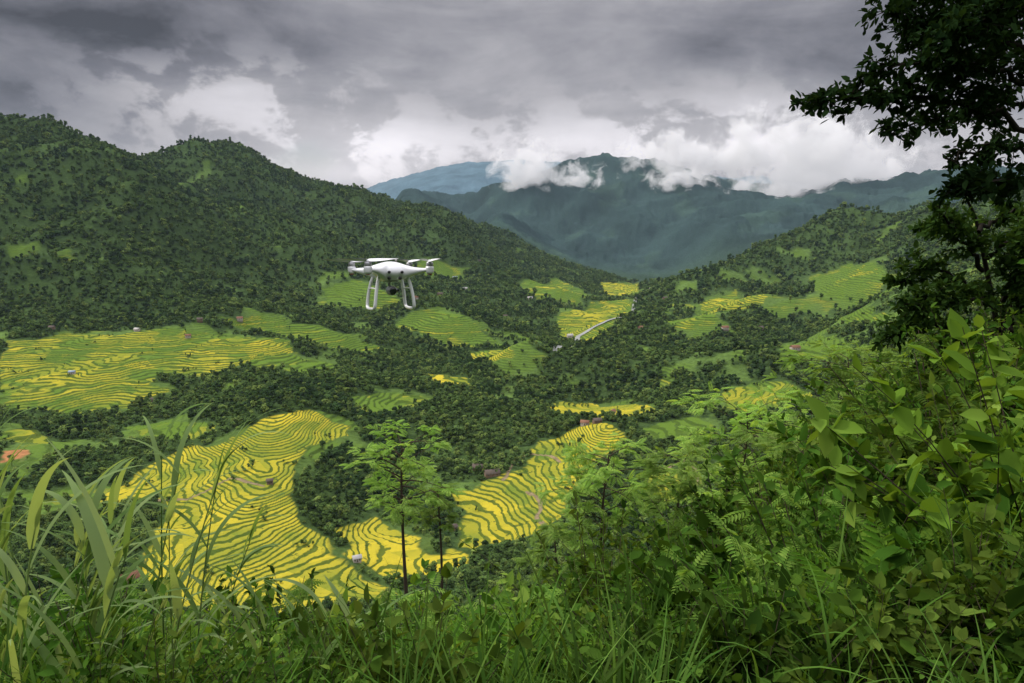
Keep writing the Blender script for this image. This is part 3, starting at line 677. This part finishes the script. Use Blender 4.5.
b=MB(); b.add(*boxv(-.028,.028,.064,.082,-.012,.016)); o_=part('battery_pack',b,M_white); bv=o_.modifiers.new('b','BEVEL'); bv.width=.005; bv.segments=3
b=MB(); b.add(*off(lathe([(0,0),(.0055,0),(.006,.002),(0,.003)],axis='y'),(0,.0825,.003))); part('battery_button',b,M_grey)
dr.location=P(390,273,2.75); dr.rotation_euler=(math.radians(-4),math.radians(2),math.radians(27))
# ---------------- low clouds --------------
def cloud(u0,v0,u1,v1,Yc,dep,dens,seed,th=.5,ns=3.2):
    a=np.array(P(u0,v1,Yc)); c=np.array(P(u1,v0,Yc)); cen=(a+c)/2; size=c-a; size[1]=dep
    b=MB(); b.add(*boxv(-.5,.5,-.5,.5,-.5,.5)); m,t,o=newmat('cloud_vapour')
    tc=t.node('ShaderNodeTexCoord').outputs['Object']; wp=t.node('ShaderNodeNewGeometry').outputs['Position']
    ln=t.node('ShaderNodeVectorMath',operation='LENGTH'); t.l.new(tc,ln.inputs[0])
    fall=t.m('SUBTRACT',1.0,t.m('MULTIPLY',ln.outputs['Value'],2.0))
    wpo=t.vm('ADD',wp,(seed*1300.,0,0))
    n=t.noise(wpo,ns/size[2],5,.62,.3)
    d=t.m('ADD',t.m('MULTIPLY',t.m('SUBTRACT',n,th),6.0),t.m('MULTIPLY_ADD',fall,1.6,-.55))
    d=t.m('MULTIPLY',t.sst(d,0.,.7),dens)
    v=t.node('ShaderNodeVolumePrincipled'); t.put(v.inputs['Color'],(.97,.98,1)); t.put(v.inputs['Density'],d)
    t.put(v.inputs['Emission Strength'],t.m('MULTIPLY',d,.30)); t.put(v.inputs['Emission Color'],(.95,.96,1.0))  # added glow stands in for light scattered many times inside the cloud
    t.l.new(v.outputs[0],o.inputs['Volume'])
    try: m.cycles.volume_step_rate=2.0
    except Exception as e: print('no step rate',e)
    ob=obj('cloud',b.mesh('cloud',(m,)),loc=cen); ob.scale=size; return ob
cloud(485,135,575,203,5250,500,.011,1)
cloud(615,118,760,200,5400,500,.010,2)
cloud(700,100,920,228,5300,800,.013,3,.48,3.6)
cloud(550,158,610,198,5250,300,.010,4,.5)
cloud(640,160,720,205,5150,300,.011,5,.5)
b=MB(); b.add(*boxv(-9000,9000,-60,13500,-900,900)); m,t,o=newmat('valley_haze')
v=t.node('ShaderNodeVolumeScatter'); t.put(v.inputs['Color'],(.60,.78,1.0)); t.put(v.inputs['Density'],1.9e-5); t.l.new(v.outputs[0],o.inputs['Volume'])
obj('valley_haze',b.mesh('valley_haze',(m,)))
# ---------------- world -------------------
w=bpy.data.worlds.new('World'); scene.world=w; w.use_nodes=True; w.node_tree.nodes.clear(); t=NT(w.node_tree)
out=t.node('ShaderNodeOutputWorld')
SUN_EL,SUN_AZ=math.radians(42),math.radians(-62)
sky=t.node('ShaderNodeTexSky'); sky.sky_type='NISHITA'; sky.sun_disc=False; sky.sun_elevation=SUN_EL; sky.sun_rotation=SUN_AZ
d=t.node('ShaderNodeTexCoord').outputs['Generated']; sp=t.node('ShaderNodeSeparateXYZ'); t.l.new(d,sp.inputs[0])
az=t.m('ARCTAN2',sp.outputs[0],sp.outputs[1]); el=t.m('ARCSINE',sp.outputs[2])
def ang(u,v):
    x,y,z=P(u,v,1.0); return math.atan2(x,y),math.atan2(z,math.hypot(x,y))
def blob(u,v,su,sv):
    a0,e0=ang(u,v); a=t.m('POWER',t.m('ABSOLUTE',t.m('DIVIDE',t.m('SUBTRACT',az,a0),su/F)),2.0); b_=t.m('POWER',t.m('ABSOLUTE',t.m('DIVIDE',t.m('SUBTRACT',el,e0),sv/F)),2.0)
    return t.m('EXPONENT',t.m('MULTIPLY',t.m('ADD',a,b_),-1.0))
vs=t.vm('MULTIPLY',d,(1,1,2.6))
n1=t.noise(vs,2.6,5,.5,.3); n2=t.noise(t.vm('MULTIPLY',d,(1,1,1.6)),9,8,.58,.2); n3=t.noise(t.vm('MULTIPLY',d,(1,1,3.4)),4,6,.58,.6)
lum=t.m('ADD',.35,t.m('MULTIPLY',t.m('SUBTRACT',n1,.5),.42))
lum=t.m('ADD',lum,t.m('MULTIPLY',t.m('SUBTRACT',n3,.5),.34))
lum=t.m('ADD',lum,t.m('MULTIPLY',t.m('SUBTRACT',n2,.5),.28))
puff=t.sst(n2,.47,.55)
for (u,v,su,sv,a,pf) in [(60,10,230,60,-.20,0),(20,95,90,25,-.07,.0),(230,105,120,38,.04,.24),(370,155,90,30,.20,.24),(330,178,80,14,.20,0),(420,110,150,50,.06,0),(600,145,180,30,.15,.27),(790,145,130,40,.08,.27),(820,30,180,45,-.09,0)]:
    bl=blob(u,v,su,sv); lum=t.m('ADD',lum,t.m('MULTIPLY',bl,a))
    if pf: lum=t.m('ADD',lum,t.m('MULTIPLY',t.m('MULTIPLY',bl,puff),pf))
lum=t.m('MAXIMUM',lum,.07)
lum=t.m('ADD',lum,t.m('MULTIPLY',t.sst(el,.32,1.0),1.7))
cc=t.mix(t.sst(lum,.05,.5),(.90,.92,1.10),(1.0,.985,1.06))
cc=t.vm('SCALE',cc,sc=lum)
bgc=t.node('ShaderNodeBackground'); t.put(bgc.inputs[0],cc); bgc.inputs[1].default_value=1
bgs=t.node('ShaderNodeBackground'); t.l.new(sky.outputs[0],bgs.inputs[0]); bgs.inputs[1].default_value=.08
mx=t.node('ShaderNodeMixShader'); t.put(mx.inputs[0],t.m('SUBTRACT',1.0,t.m('MULTIPLY',t.sst(n1,.62,.75),.4)) ); t.l.new(bgs.outputs[0],mx.inputs[1]); t.l.new(bgc.outputs[0],mx.inputs[2])
t.l.new(mx.outputs[0],out.inputs[0])
sl=bpy.data.lights.new('sun','SUN'); sl.energy=2.8; sl.angle=math.radians(8); sl.color=(1,.94,.82)
so_=obj('sun',sl); dv=Vector((math.sin(SUN_AZ)*math.cos(SUN_EL),math.cos(SUN_AZ)*math.cos(SUN_EL),math.sin(SUN_EL)))
so_.rotation_euler=dv.to_track_quat('Z','Y').to_euler()
# ---------------- camera ------------------
cam=bpy.data.cameras.new('camera'); cam.lens=24; cam.sensor_width=36; cam.clip_end=40000; cam.clip_start=.05
co=obj('camera',cam); co.rotation_euler=(math.pi/2-PITCH,0,0); scene.camera=co
scene.view_settings.view_transform='Standard'; scene.view_settings.look='None'; scene.view_settings.exposure=0
print('done',time.time()-T0)
